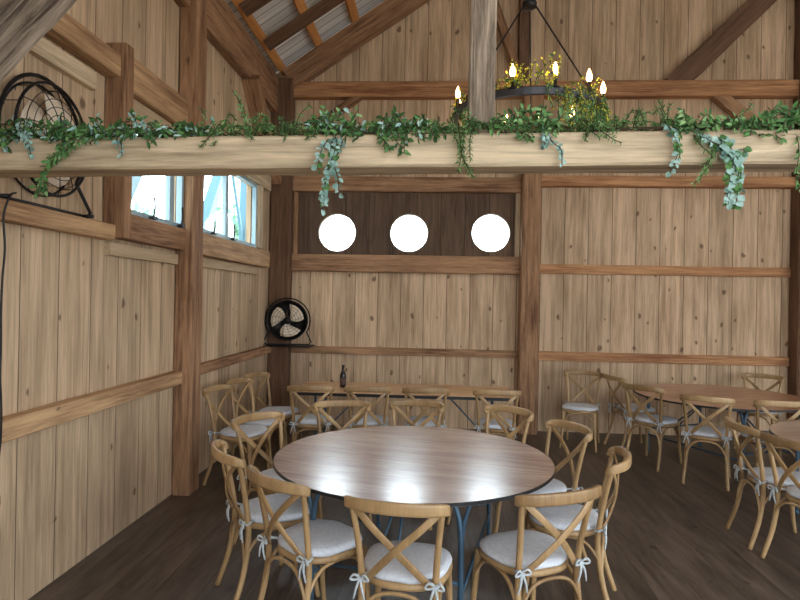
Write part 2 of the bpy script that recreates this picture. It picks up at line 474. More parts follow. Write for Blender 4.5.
# wall posts of the frame (w = along x or y, depth from the wall)
timber('corner_post', (WX+.155, DY-.112, 0), (WX+.155, DY-.112, HZ-.04), .28, .19, M['timber_dark'], up=(0, 1, 0), label='dark brown post in the far left corner behind the fan', cat='post')
timber('wall_post', (1.245, DY-.12, 0), (1.245, DY-.12, 4.49), .25, .22, M['timber'], up=(0, 1, 0), label='reddish brown full-height post on the back wall, right of the three portholes', cat='post')
timber('wall_post', (4.785, DY-.12, 0), (4.785, DY-.12, 6.3), .25, .22, M['timber_dark'], up=(0, 1, 0), label='dark post on the back wall at the right edge of the photo', cat='post')
timber('wall_post', (1.12, DY-.08, 4.72), (1.12, DY-.08, 6.3), .14, .14, M['timber_dark'], up=(0, 1, 0), label='dark short post above the upper girt behind the chandelier', cat='post')
timber('gable_brace', (1.06, DY-.07, 4.80), (.56, DY-.07, 6.25), .11, .11, M['timber'], up=(0, 1, 0), label='thin reddish brace leaning against the short post behind the chandelier', cat='brace')
timber('gable_brace', (3.08, DY-.075, 4.64), (4.60, DY-.075, 6.16), .27, .12, M['timber_dark'], up=(0, 1, 0), label='wide dark diagonal brace rising to the upper right of the gable wall', cat='brace')
timber('knee_brace', (-1.97, DY-.075, 3.92), (-1.04, DY-.075, 4.57), .10, .1, M['timber'], up=(0, 1, 0), label='small brown brace under the upper girt on the left, rising from the corner post', cat='brace')
timber('knee_brace', (4.64, DY-.075, 3.74), (3.62, DY-.075, 4.575), .16, .1, M['timber'], up=(0, 1, 0), label='small brown brace under the upper girt on the right, above the garland', cat='brace')
timber('wall_post', (WX+.088, 5.065, 0), (WX+.088, 5.065, HZ-.03), .16, .22, M['timber'], up=(0, 1, 0), label='tall brown timber post on the left wall between the two side windows', cat='post')
timber('window_jamb_post', (WX+.08, 3.895, 2.14), (WX+.08, 3.895, 3.47), .145, .11, M['timber'], up=(0, 1, 0), label='short reddish post on the left wall beside the large fan', cat='post')
timber('knee_brace', (WX+.07, 6.62, 4.30), (WX+.07, 7.66, 3.30), .26, .12, M['timber'], up=(0, 1, 0), label='brown diagonal brace on the left wall under the roof plate near the corner', cat='brace')

# left wall: plate, header, sill, rail, small trims
def leftbeam(y0, y1, z0, z1, depth, m): return trim((WX+depth/2, y0, (z0+z1)/2), (WX+depth/2, y1, (z0+z1)/2), depth, z1-z0, m)
leftbeam(FY, 4.95, 4.27, 4.76, .10, M['timber']); leftbeam(5.18, 7.78, 4.27, 4.76, .10, M['timber'])
leftbeam(FY, 3.835, 3.235, 3.385, .12, M['timber_mid']); leftbeam(3.955, 4.95, 3.20, 3.455, .10, M['timber_mid']); leftbeam(3.955, 4.95, 3.0, 3.19, .05, M['trim_pale'])
leftbeam(FY, 3.68, 3.085, 3.20, .045, M['timber_pale'])
leftbeam(FY, 3.835, 2.12, 2.225, .10, M['timber_mid']); leftbeam(3.955, 4.95, 2.145, 2.33, .10, M['timber']); leftbeam(5.18, 7.50, 2.135, 2.345, .11, M['timber_mid'])
leftbeam(3.88, 4.94, 2.02, 2.11, .04, M['trim_pale']); leftbeam(5.19, 7.2, 2.03, 2.12, .04, M['trim_pale'])
leftbeam(FY, 4.95, .975, 1.09, .09, M['timber_mid']); leftbeam(5.18, 7.76, 1.0, 1.095, .08, M['timber'])
leftbeam(5.18, 7.5, 3.14, 3.36, .11, M['timber_pale'])
trim((WX+.05, 7.12, 2.36), (WX+.05, 7.12, 3.13), .1, .16, M['timber_pale'], up=(0, 1, 0))

# back wall: girts, rails
def backbeam(x0, x1, z0, z1, depth, m): return trim((x0, DY-depth/2, (z0+z1)/2), (x1, DY-depth/2, (z0+z1)/2), depth, z1-z0, m)
backbeam(-2.0, RX-.01, 4.50, 4.71, .15, M['timber_red'])
backbeam(-1.99, 1.12, 3.22, 3.42, .12, M['timber']); backbeam(1.375, 4.67, 3.31, 3.45, .12, M['timber_red']); backbeam(4.93, RX-.01, 3.31, 3.45, .12, M['timber'])
backbeam(-1.99, 1.12, 2.12, 2.355, .12, M['timber'])
backbeam(1.375, 4.67, 2.14, 2.265, .05, M['timber_red']); backbeam(4.93, RX-.01, 2.14, 2.26, .05, M['timber'])
backbeam(-1.99, 1.12, .985, 1.085, .05, M['timber']); backbeam(1.375, 4.67, .965, 1.085, .05, M['timber_red']); backbeam(4.93, RX-.01, .965, 1.085, .05, M['timber'])
trim((-1.96, DY-.03, 2.36), (-1.96, DY-.03, 3.22), .06, .06, M['timber'], up=(0, 1, 0))
trim((1.09, DY-.03, 2.36), (1.09, DY-.03, 3.22), .06, .06, M['timber_pale'], up=(0, 1, 0))

# rafters and purlins
names_r = ['brown rafter lying along the gable wall', 'dark rafter second from the gable wall', 'dark rafter third from the gable wall']
yr = [7.90, 6.98, 6.12, 5.26, 4.40, 3.0, 1.6, 0.2, -1.2]
def slope_pt(x, y, off): # point on left slope, x along the slope, off outward
    return slope_frame(-1) @ Vector((x, y, off))
def slope_ptR(x, y, off): return slope_frame(1) @ Vector((x, -y, off))
for i, y in enumerate(yr):
    m = M['timber'] if i == 0 else M['timber_dark']
    lab = names_r[i] if i < 3 else 'dark roof rafter nearer the camera, above the frame'
    h_ = .30 if i == 0 else .12; RW = .13 if i == 0 else .10; RH = h_; of = -h_/2
    timber('rafter', slope_pt(.16, y, of), slope_pt(LEN-.02, y, of), RW, RH, m, up=(-SL, 0, 1), seg=.4, label=lab, cat='rafter', group=None if i < 3 else 'rafters above the frame')
    timber('rafter', slope_ptR(.16, y, of), slope_ptR(LEN-.24, y, of), RW, RH, m, up=(SL, 0, 1), seg=.4, label='dark rafter of the right roof slope', cat='rafter', group='rafters of the right slope')
for k in range(10):
    x = .17+k*.60
    nm = ['lowest orange purlin under the roof boards on the left', 'second orange purlin up from the left eave', 'third orange purlin up from the left eave']
    timber('purlin', slope_pt(x, FY+.1, .04), slope_pt(x, DY-.01, .04), .11, .09, M['purlin'], up=(-SL, 0, 1), seg=.6, label=nm[k] if k < 3 else 'orange purlin high under the left roof slope', cat='purlin', group=None if k < 3 else 'upper purlins')

# foreground tie beam, post and brace
BT = .0125
timber('tie_beam', (WX+.01, 2.70, 2.397), (RX-.05, 2.70, 2.397+BT*10.5), .18, .149, M['timber_pale'], seg=.12, rough=.003, label='pale tie beam crossing the whole room, with greenery along its top', cat='beam')
def btop(x): return 2.397+BT*(x-WX)+.076
timber('beam_post', (.192, 2.68, btop(.2)-.002), (.192, 2.68, 6.6), .118, .12, M['timber_grey'], up=(0, 1, 0), seg=.07, rough=.007, label='rough grey upright post standing on the tie beam beside the chandelier', cat='post')
timber('foreground_brace', (-2.16, 2.05, 2.25), (-.46, 2.05, 4.02), .26, .2, M['timber_grey'], up=(0, 1, 0), seg=.07, rough=.009, label='rough grey diagonal brace at the top left corner of the photo', cat='brace')

trim((WX+.01, 2.05, 4.14), (RX-.05, 2.05, 4.14), .2, .24, M['timber_grey'])
# ------------------------------------------------------------------ cross-back chair
def make_chair():
    t = thing('crossback_chair', '', 'chair')
    # seat frame outline
    def outline(s, n=40):
        pts = []
        for k in range(n):
            th = 2*math.pi*k/n; c, s_ = math.cos(th), math.sin(th)
            x = math.copysign(abs(c)**.78, c)*.212*s; y = math.copysign(abs(s_)**.78, s_)*.205*s
            x *= 1+.10*(y/.2)
            pts.append((x, y+.005))
        return pts
    bm = bmesh.new(); rings = []
    for s, z in ((.90, .432), (.985, .436), (1.0, .447), (.99, .462), (.93, .467)):
        rings.append([bm.verts.new((x, y, z)) for x, y in outline(s)])
    for A, B in zip(rings, rings[1:]):
        for k in range(40): bm.faces.new((A[k], A[(k+1) % 40], B[(k+1) % 40], B[k]))
    bm.faces.new(rings[0][::-1]); bm.faces.new(rings[-1])
    obj('seat_frame', bm, M['chair'], t, True)
    bm = bmesh.new(); rings = []
    for s, z in ((.88, .466), (.965, .470), (.99, .482), (.965, .496), (.86, .505), (.6, .510), (.25, .511)):
        rings.append([bm.verts.new((x, y, z+.002*math.sin(x*37+y*21))) for x, y in outline(s)])
    for A, B in zip(rings, rings[1:]):
        for k in range(40): bm.faces.new((A[k], A[(k+1) % 40], B[(k+1) % 40], B[k]))
    bm.faces.new(rings[0][::-1]); bm.faces.new(rings[-1])
    cu = obj('seat_cushion', bm, M['cushion'], t, True)
    for s in (-1, 1):
        bm = bmesh.new()
        px, py, pz = s*.172, -.196, .487
        ring = [(px+.019*math.cos(a), py+.019*math.sin(a), pz+.006*math.sin(a*2)) for a in [2*math.pi*k/12 for k in range(12)]]
        sweep(bm, ring, .006, segs=6, closed=True)
        tube(bm, [(px-s*.03, py+.04, .485), (px-s*.012, py+.018, pz)], .006)
        k0 = (px, py-.024, pz)
        for q in (-1, 1):
            tube(bm, [k0, (px+q*.025, py-.036, pz+.016), (px+q*.042, py-.036, pz-.006), (px+q*.018, py-.03, pz-.010), k0], .0055, n=4, segs=6)
            tube(bm, [k0, (px+q*.012, py-.038, pz-.04), (px+q*.026, py-.034, pz-.095)], [.006, .006, .004], n=4, segs=6)
        obj('tie', bm, M['tie'], cu, True)
    for s in (-1, 1):
        bm = bmesh.new()
        tube(bm, [(s*.178, .165, .442), (s*.184, .178, .30), (s*.192, .192, .14), (s*.204, .215, 0)], [.018, .017, .015, .014], segs=10)
        obj('leg', bm, M['chair'], t, True)
        bm = bmesh.new()
        tube(bm, [(s*.192, -.285, 0), (s*.180, -.225, .18), (s*.172, -.194, .36), (s*.172, -.196, .50), (s*.186, -.226, .68), (s*.206, -.262, .845)], [.0145, .016, .0165, .016, .015, .0135], segs=10)
        obj('back_post', bm, M['chair'], t, True)
    # top rail: bent band
    P = [(-.204, -.236, .815), (-.226, -.252, .838), (-.213, -.290, .852), (-.135, -.334, .858), (0, -.352, .860), (.135, -.334, .858), (.213, -.290, .852), (.226, -.252, .838), (.204, -.236, .815)]
    C_ = catmull(P, 5); n = len(C_)
    ra = [.013+.016*math.sin(math.pi*min(1, max(0, (i/(n-1)-.04)/.92)))**.5 for i in range(n)]
    bm = bmesh.new(); sweep(bm, C_, ra, .0115, segs=12, up=(0, 0, 1), square=True)
    obj('top_rail', bm, M['chair'], t, True)
    for s in (-1, 1):
        o_ = 0 if s < 0 else -.012
        bm = bmesh.new()
        C_ = catmull([(s*.200, -.262+o_*.3, .838), (s*.115, -.280+o_, .755), (0, -.272+o_, .645), (-s*.090, -.236+o_, .545), (-s*.143, -.205+o_*.3, .478)], 6)
        sweep(bm, C_, .0165, .0055, segs=10, up=(1 if s > 0 else -1, 0, -1), square=True)
        obj('cross_band', bm, M['chair'], t, True)
    def arch(a, b, cen):
        bm = bmesh.new()
        A, B, C0 = Vector(a), Vector(b), Vector(cen)
        m = (A+B)/2
        p = [A, A.lerp(m, .10)+Vector((0, 0, .10)), A.lerp(m, .45)+Vector((0, 0, .185)), m+Vector((0, 0, .205)), B.lerp(m, .45)+Vector((0, 0, .185)), B.lerp(m, .10)+Vector((0, 0, .10)), B]
        tube(bm, p, .0095, n=4, segs=8)
        obj('leg_brace', bm, M['chair'], t, True)
    z = .225
    arch((-.186, .186, z), (.186, .186, z), (0, 0, 0)); arch((-.180, -.215, z), (.180, -.215, z), (0, 0, 0))
    for s in (-1, 1): arch((s*.188, .183, z), (s*.180, -.213, z), (0, 0, 0))
    return t

G1 = 'chairs around the large round table'; G2 = 'chairs lined up along the left wall'; G3 = 'chairs at the long table'; G4 = 'chairs around the far round table'; G5 = 'chairs around the table at the right edge'
# rail centre x, y, facing angle (deg), label, group
chairs = [
 (-.165, 2.50, 81, 'cross-back chair front and centre at the large round table, seen from behind', G1),
 (.62, 2.73, 116, 'cross-back chair at the front right of the large round table, right of the blue leg', G1),
 (1.095, 3.43, 163, 'cross-back chair seen edge-on at the right side of the large round table', G1),
 (1.0, 4.21, 205, 'cross-back chair at the right rear of the large round table, seat towards the camera', G1),
 (.640, 4.80, 226, 'cross-back chair behind the right end of the large round table, before the wall post', G1),
 (-.135, 4.98, 262, 'cross-back chair directly behind the middle of the large round table', G1),
 (-.775, 4.87, 283, 'cross-back chair behind the left part of the large round table', G1),
 (-1.315, 4.20, -32, 'cross-back chair at the left rear of the large round table, beside the wall row', G1),
 (-1.215, 3.27, 32, 'cross-back chair at the far left of the large round table, back nearly edge-on', G1),
 (-.80, 2.80, 50, 'cross-back chair at the front left of the large round table', G1),
 (-2.10, 5.45, -12, 'cross-back chair by the left wall nearest the wall post, first of the row of three', G2),
 (-2.07, 5.95, -14, 'middle cross-back chair of the three along the left wall', G2),
 (-2.04, 6.46, -14, 'cross-back chair along the left wall closest to the corner', G2),
 (-1.22, 5.69, 98, 'leftmost cross-back chair at the long wooden table', G3),
 (-.655, 5.73, 95, 'cross-back chair at the long wooden table, just right of the bottle', G3),
 (-.08, 5.76, 92, 'cross-back chair at the long wooden table, third from the left', G3),
 (.620, 5.76, 86, 'rightmost cross-back chair at the long wooden table, near the wall post', G3),
 (1.90, 7.52, 250, 'cross-back chair standing apart by the back wall with its seat towards the camera', G4),
 (2.14, 7.18, 12, 'reddish-looking cross-back chair seen edge-on at the left of the far round table', G4),
 (2.20, 6.36, 42, 'cross-back chair at the left front of the far round table', G4),
 (2.60, 5.72, 64, 'cross-back chair seen from behind at the front of the far round table', G4),
 (3.22, 5.56, 84, 'cross-back chair at the right front of the far round table, by the frame edge', G4),
 (4.18, 7.66, 232, 'cross-back chair behind the far round table against the back wall', G4),
 (2.27, 4.52, -4, 'cross-back chair at the left of the right-edge table, further of the two', G5),
 (2.32, 4.00, 14, 'cross-back chair at the left of the right-edge table, nearer of the two', G5),
 (3.87, 6.00, 266, 'cross-back chair behind the right-edge table, only its edge in the frame', G5),
]
proto = make_chair()
for i, (x, y, a, lab, g) in enumerate(chairs):
    c = proto if i == 0 else copy_tree(proto)
    th = R(a)
    c.location = (x+.315*math.cos(th), y+.315*math.sin(th), 0)
    c.rotation_euler = (0, 0, th-math.pi/2)
    tag(c, lab, 'chair', g)

# ------------------------------------------------------------------ tables
def round_table(loc, rz, label, r=.9, m='tabletop'):
    t = thing('round_table', label, 'table', loc, R(rz), 'round folding tables')
    bm = bmesh.new(); lathe(bm, [(r-.004, .726), (r-.004, .7455), (r-.006, .7465)], 96); obj('tabletop', bm, M[m], t)
    bm = bmesh.new(); lathe(bm, [(r-.0035, .7265), (r, .728), (r, .745), (r-.0035, .7462)], 96, shell=True)
    e = obj('edge_band', bm, M['edge'], t, label_none(None))
    for s in (-1, 1):
        for q in (-1, 1):
            bm = bmesh.new()
            x, y = q*.42, s*.62
            tube(bm, [(x*.86, y*.99, .722), (x*.97, y, .60), (x, y, .42), (x, y, .012)], .0155, segs=10)
            tube(bm, [(x*1.12, y*.99, .722), (x*1.03, y, .58), (x, y, .44)], .0115, segs=8)
            lathe(bm, [(.02, 0), (.02, .02), (.016, .03)], 12, (x, y, 0))
            obj('leg', bm, M['steel'], t, True)
        bm = bmesh.new(); tube(bm, [(-.42, s*.62, .27), (.42, s*.62, .27)], .011, n=2); obj('cross_bar', bm, M['steel'], t, True)
        bm = bmesh.new(); tube(bm, [(-.06, s*.62, .27), (0, s*.12, .715)], .009, n=2); tube(bm, [(.06, s*.62, .27), (0, s*.12, .715)], .009, n=2); obj('folding_stay', bm, M['steel'], t, True)
    for q in (-1, 1):
        bm = bmesh.new(); box(bm, q*.50-.012, q*.50+.012, -.66, .66, .70, .726); obj('apron_rail', bm, M['steel'], t)
        bm = bmesh.new(); tube(bm, [(q*.42, -.62, .20), (q*.42, .62, .20)], .010, n=2); obj('floor_brace', bm, M['steel'], t, True)
    return t
def label_none(x): return False
round_table((-.125, 3.745, 0), -12, 'large glossy brown round table in the foreground, ringed by ten chairs', .885)
round_table((3.20, 6.72, 0), 25, 'far round table with reddish brown top by the right part of the back wall', .9, 'tabletop3')
round_table((3.56, 4.55, 0), 5, 'round table cut off by the right edge of the photo')

t = thing('banquet_table', 'long narrow honey-topped table before the back wall, with a dark bottle on it', 'table', (-.33, 6.52, 0), 0)
bm = bmesh.new(); box(bm, -1.2, 1.2, -.40, .40, .722, .746); obj('tabletop', bm, M['tabletop2'], t)
bm = bmesh.new()
for a in ((-1.206, 1.206, -.406, -.4005), (-1.206, 1.206, .4005, .406), (-1.206, -1.2005, -.4005, .4005), (1.2005, 1.206, -.4005, .4005)): box(bm, *a, .712, .744)
obj('edge_band', bm, M['edge'], t)
for sx in (-1, 1):
    for sy in (-1, 1):
        bm = bmesh.new(); tube(bm, [(sx*.95, sy*.29, .722), (sx*.95, sy*.29, .0)], .014, n=3); obj('leg', bm, M['steel'], t, True)
    bm = bmesh.new(); tube(bm, [(sx*.95, -.29, .2), (sx*.95, .29, .2)], .011, n=2); obj('cross_bar', bm, M['steel'], t, True)
    bm = bmesh.new(); tube(bm, [(sx*.95, 0, .2), (sx*.45, 0, .722)], .009, n=2); obj('folding_stay', bm, M['steel'], t, True)

t = thing('bottle', 'dark glass bottle standing on the long wooden table', 'bottle', (-1.03, 6.52, .746))
bm = bmesh.new(); lathe(bm, [(.030, 0), (.034, .004), (.034, .13), (.030, .155), (.014, .19), (.0125, .235), (.015, .237), (.015, .245)], 20); obj('body', bm, M['bottle'], t, True)
bm = bmesh.new(); lathe(bm, [(.0345, .035), (.0348, .036), (.0348, .11), (.0345, .111)], 20); obj('label', bm, M['label'], t, True)
bm = bmesh.new(); lathe(bm, [(.0155, .22), (.016, .222), (.016, .252), (.014, .254)], 16); obj('cap', bm, M['iron'], t, True)

# ------------------------------------------------------------------ fans
def make_fan(label, loc, rz, r, bxr, blades, stand, nw=14):
    """fan facing local -Y; stand bottom at local z=0"""
    t = thing('floor_fan', label, 'fan', loc, rz)
    cz = r*1.16+.03
    def circ(rad, y, n=40, c=cz): return [(rad*math.cos(2*math.pi*k/n), y, c+rad*math.sin(2*math.pi*k/n)) for k in range(n)]
    # stand: hoop with flat base
    bm = bmesh.new(); R1 = r*1.13; p = []
    for k in range(25):
        a = R(-32)+R(244)*k/24
        p.append(Vector((R1*math.cos(a), .03, cz+R1*math.sin(a))))
    bx = r*bxr; bz = .014
    pts = [Vector((bx*.9, .03, bz)), Vector((bx, .03, bz+.03))]+p+[Vector((-bx, .03, bz+.03)), Vector((-bx*.9, .03, bz))]
    sweep(bm, pts, r*.036, segs=8, closed=True, up=(0, 1, 0))
    obj('hoop_stand', bm, M['iron'], t, True)
    if stand:
        for s in (-1, 1):
            bm = bmesh.new(); sweep(bm, [Vector((s*bx*.8, -.045, .012)), Vector((s*bx*.8, .07, .012))], .012, segs=8)
            obj('foot', bm, M['iron'], t, True)
    # cage
    bm = bmesh.new(); sweep(bm, circ(r, -.03), r*.028, segs=8, closed=True, up=(0, 1, 0)); sweep(bm, circ(r, .06), r*.022, segs=8, closed=True, up=(0, 1, 0))
    for k in range(5):
        rr = r*(.30+.14*k); sweep(bm, circ(rr, -.03-.05*math.sqrt(max(0, 1-(rr/r)**2))), r*.008, segs=5, closed=True, up=(0, 1, 0))
    for k in range(nw):
        a = 2*math.pi*k/nw; q = []
        for j in range(6):
            rr = r*(.16+.84*j/5); aa = a+.35*j/5
            q.append(Vector((rr*math.cos(aa), -.03-.05*math.sqrt(max(0, 1-(rr/r)**2)), cz+rr*math.sin(aa))))
        sweep(bm, q, r*.009, segs=5)
        q = [Vector((rr*math.cos(a), .06+.06*math.sqrt(max(0, 1-(rr/r)**2)), cz+rr*math.sin(a))) for rr in [r*(.2+.8*j/4) for j in range(5)]]
        sweep(bm, q, r*.008, segs=5)
        sweep(bm, [Vector((r*math.cos(a), -.03, cz+r*math.sin(a))), Vector((r*math.cos(a), .06, cz+r*math.sin(a)))], r*.009, segs=5)
    obj('cage', bm, M['iron'], t, True)
    if nw < 13:  # black dish added behind the blades to make the fan's back dark
        bm = bmesh.new(); lathe(bm, [(r*.97, 0), (r*.99, 0), (r*.99, .085), (r*.6, .115), (r*.2, .12), (r*.2, .115), (r*.6, .110), (r*.97, .080)], 40, shell=True)
        bmesh.ops.rotate(bm, verts=bm.verts, matrix=Matrix.Rotation(R(-90), 3, 'X')); bmesh.ops.translate(bm, verts=bm.verts, vec=(0, -.025, cz))
        obj('dark_back', bm, M['iron'], t, True)
    bm = bmesh.new()
    lathe(bm, [(.0, 0), (r*.18, .0), (r*.2, .01), (r*.2, .09), (r*.14, .1), (0.001, .1)], 20)
    bmesh.ops.rotate(bm, verts=bm.verts, matrix=Matrix.Rotation(R(-90), 3, 'X'))
    bmesh.ops.translate(bm, verts=bm.verts, vec=(0, .035, cz)); obj('motor', bm, M['iron'], t, True)
    bm = bmesh.new()
    lathe(bm, [(r*.02, 0), (r*.17, .005), (r*.19, .03)], 20)
    bmesh.ops.rotate(bm, verts=bm.verts, matrix=Matrix.Rotation(R(-90), 3, 'X'))
    bmesh.ops.translate(bm, verts=bm.verts, vec=(0, -.07, cz)); obj('hub', bm, M['iron'], t, True)
    for k in range(3):
        a0 = R(blades)+2*math.pi*k/3
        bm = bmesh.new(); g = []
        for i in range(7):
            u = i/6; rr = r*(.16+.68*u); row = []
            for j in range(5):
                v = j/4-.5; wd = R(28+44*u-34*u*u)
                aa = a0+v*wd*2+.35*u
                row.append(((rr*math.cos(aa)), -.01+v*.055*(1.1-.5*u), cz+rr*math.sin(aa)))
            g.append(row)
        F = [[bm.verts.new(p) for p in row] for row in g]; Bk = [[bm.verts.new((p[0], p[1]+.003, p[2])) for p in row] for row in g]
        for i in range(6):
            for j in range(4):
                bm.faces.new((F[i][j], F[i][j+1], F[i+1][j+1], F[i+1][j])); bm.faces.new((Bk[i][j], Bk[i+1][j], Bk[i+1][j+1], Bk[i][j+1]))
        edge = [(i, 0) for i in range(7)]+[(6, j) for j in range(1, 5)]+[(i, 4) for i in range(5, -1, -1)]+[(0, j) for j in range(3, 0, -1)]
        for (a, b_), (c, d) in zip(edge, edge[1:]+edge[:1]): bm.faces.new((F[a][b_], F[c][d], Bk[c][d], Bk[a][b_]))
        bmesh.ops.recalc_face_normals(bm, faces=bm.faces)
        obj('blade', bm, M['blade'], t, True)
    return t
# small fan on the back wall rail beside the corner post
make_fan('small black fan with pale blades mounted on the far corner post', (-1.985, 7.71, 1.105), R(8), .265, 1.2, 25, False, 12)
bm = bmesh.new()
box(bm, -2.28, -1.66, 7.62, 7.78, 1.089, 1.102); box(bm, -1.98, -1.66, 7.78, 7.99, 1.089, 1.102)
tag(obj('fan_shelf', bm, M['iron']), 'thin black bracket shelf under the small fan in the corner', 'shelf')
# large fan on the left wall sill, facing the room
make_fan('large black hoop-stand fan resting on the left wall sill behind the greenery', (WX+.075, 3.185, 2.228), R(90), .312, 1.45, 40, True)

# black cord down the left wall
bm = bmesh.new()
pts = [(WX+.125, 2.86, 2.262), (WX+.14, 2.80, 2.235)]
for k in range(14): pts.append((WX+.128+.006*math.sin(k*1.3), 2.775+.006*math.sin(k*2.1), 2.13-.16*k))
pts.append((WX+.16, 2.82, .008)); pts.append((WX+.15, 2.45, .008))
tube(bm, pts, .006, n=4, segs=6)
tag(obj('power_cord', bm, M['iron'], smooth=True), 'black power cord hanging down the left wall at the left edge of the photo', 'cord')

# ------------------------------------------------------------------ chandelier
CH = (.60, 4.0, 3.012)
t = thing('ring_chandelier', 'black iron ring chandelier with lit candle bulbs and yellow flowers above the tie beam', 'chandelier', CH)
cr_ = .485
bm = bmesh.new()
N_ = 64; prof = ((cr_-.015, -.02), (cr_+.015, -.02), (cr_+.015, .02), (cr_-.015, .02)); rg = []
for k in range(N_):
    a = 2*math.pi*k/N_; rg.append([bm.verts.new((p*math.cos(a), p*math.sin(a), z)) for p, z in prof])
for k in range(N_):
    A, B = rg[k], rg[(k+1) % N_]
    for j in range(4): bm.faces.new((A[j], A[(j+1) % 4], B[(j+1) % 4], B[j]))
bmesh.ops.recalc_face_normals(bm, faces=bm.faces)
obj('ring', bm, M['ring_steel'], t)
bm = bmesh.new(); lathe(bm, [(.01, .73), (.045, .74), (.05, .77), (.03, .80), (.012, .84)], 16); obj('hub', bm, M['iron'], t, True)
for k in range(3):
    a = R(-42+120*k); bm = bmesh.new()
    tube(bm, [(.035*math.cos(a), .035*math.sin(a), .76), (cr_*math.cos(a), cr_*math.sin(a), .02)], .0055, n=2)
    lathe(bm, [(.012, .0), (.014, .03)], 10, (cr_*math.cos(a), cr_*math.sin(a), .01))
    obj('rod', bm, M['iron'], t, True)
bm = bmesh.new()
for k in range(70):
    z = .86+k*.055; pts = [(.012*math.cos(a)*(1 if k % 2 else 0), .012*math.cos(a)*(0 if k % 2 else 1), z+.035*math.sin(a)) for a in [2*math.pi*j/10 for j in range(10)]]
    sweep(bm, pts, .004, segs=5, closed=True, up=(1, 1, 0))
obj('chain', bm, M['iron'], t, True)
NC = 12
for k in range(NC):
    a = 2*math.pi*(k+.35)/NC
    x, y = cr_*math.cos(a), cr_*math.sin(a)
    bm = bmesh.new(); lathe(bm, [(.026, .018), (.03, .022), (.03, .026), (.012, .03), (.0115, .095), (.010, .097)], 14, (x, y, 0))
    h = obj('candle_holder', bm, M['iron'], t, True)
    bm = bmesh.new(); lathe(bm, [(.009, .097), (.0155, .112), (.0175, .125), (.014, .143), (.006, .165), (.0015, .176)], 14, (x, y, 0))
    obj('bulb', bm, M['bulb'], h, True)

# ------------------------------------------------------------------ greenery
def leaf(bm, p, d, n, L_, W_, mi=0):
    d = d.normalized(); n = (n-d*n.dot(d))
    if n.length < 1e-4: n = Vector((0, 0, 1)).cross(d)
    n.normalize(); s = d.cross(n)
    pts = [(0, 0, 0), (.30, .5, .10), (.68, .42, .08), (1, 0, -.10), (.68, -.42, .08), (.30, -.5, .10), (.5, 0, -.02)]
    v = [bm.verts.new(p+d*(a*L_)+s*(b_*W_)+n*(c*L_)) for a, b_, c in pts]
    for f in ((0, 1, 6), (1, 2, 6), (2, 3, 6), (3, 4, 6), (4, 5, 6), (5, 0, 6)):
        bm.faces.new([v[i] for i in f]).material_index = mi
rnd = random.Random(11)
def rv(): return Vector((rnd.gauss(0, 1), rnd.gauss(0, 1), rnd.gauss(0, 1)))
def sprig(bm, sb, path, L_, W_, step, spread, mis=(0,), r=.0022, droop=0):
    P = catmull(path, 8)
    if sb is not None: sweep(sb, P, r, segs=5)
    acc = 0; side = 1
    for a, b_ in zip(P, P[1:]):
        T = b_-a; l = T.length
        if l < 1e-6: continue
        acc += l
        while acc > step:
            acc -= step; side = -side
            d = T.normalized()*.55+rv().normalized()*spread
            q = T.cross(Vector((0, 1, 0)))
            if q.length > 1e-6: d += q.normalized()*side*.6
            d.z -= droop
            k = rnd.uniform(.62, 1.05)
            leaf(bm, a.lerp(b_, rnd.random()), d, Vector((0, -1, .4))+rv()*.45, L_*k, W_*k, rnd.choice(mis))

FYB = 2.605                       # front face plane of the tie beam
def X2(px, y=2.95): return (px-436)/581*y + (.0 if px < 436 else 0)
GM = [M['leaf_dark'], M['leaf_mid'], M['leaf_light'], M['leaf_silver']]
# main garland along the beam top
t = thing('leaf_garland', 'long green leafy garland laid along the top of the pale tie beam', 'garland', (0, 0, 0))
lb, sb = bmesh.new(), bmesh.new()
x = -2.2
mp = []
while x < 3.9:
    mp.append(Vector((x, 2.67+.03*math.sin(x*5), btop(x)+.012+.008*math.sin(x*9)))); x += .15
sweep(sb, mp, .006, segs=6)
x = -2.2
while x < 2.9:
    px = 436+x/2.64*581
    dens = 1.0
    z = btop(x)
    fern = (205 < px < 320) or (430 < px < 500) or (560 < px < 660)
    post = .10 < x < .28
    for q in range(2):
        a = rnd.uniform(0, 2*math.pi); up = rnd.uniform(.005, .054) if rnd.random() < .88 else rnd.uniform(.06, .10)
        dx = math.cos(a)*rnd.uniform(.04, .15); dy = -abs(rnd.uniform(.0, .09)) if rnd.random() < .6 or post else rnd.uniform(0, .06)
        y0 = rnd.uniform(2.62, 2.71)
        if post: y0 = rnd.uniform(2.59, 2.61); dy = rnd.uniform(-.06, -.01)
        fall = rnd.uniform(0, .07) if dy < -.03 else 0
        p = [(x, y0, z+.01), (x+dx*.5, y0+dy*.5, z+.01+up), (x+dx, min(y0+dy, FYB-.02) if fall else y0+dy, z+up*.8-fall)]
        if fern: sprig(lb, sb, p, .022, .006, .0045, .5, (1, 1, 2, 0))
        elif px > 745: sprig(lb, sb, p, .034, .015, .009, .5, (0, 1, 1))
        else: sprig(lb, sb, p, .042, .018, .012, .5, (0, 0, 1, 1, 3) if px < 430 else (1, 0, 2))
    x += .023 if not fern else .024
obj('stem', sb, M['stem'], t, True); obj('foliage', lb, GM, t)

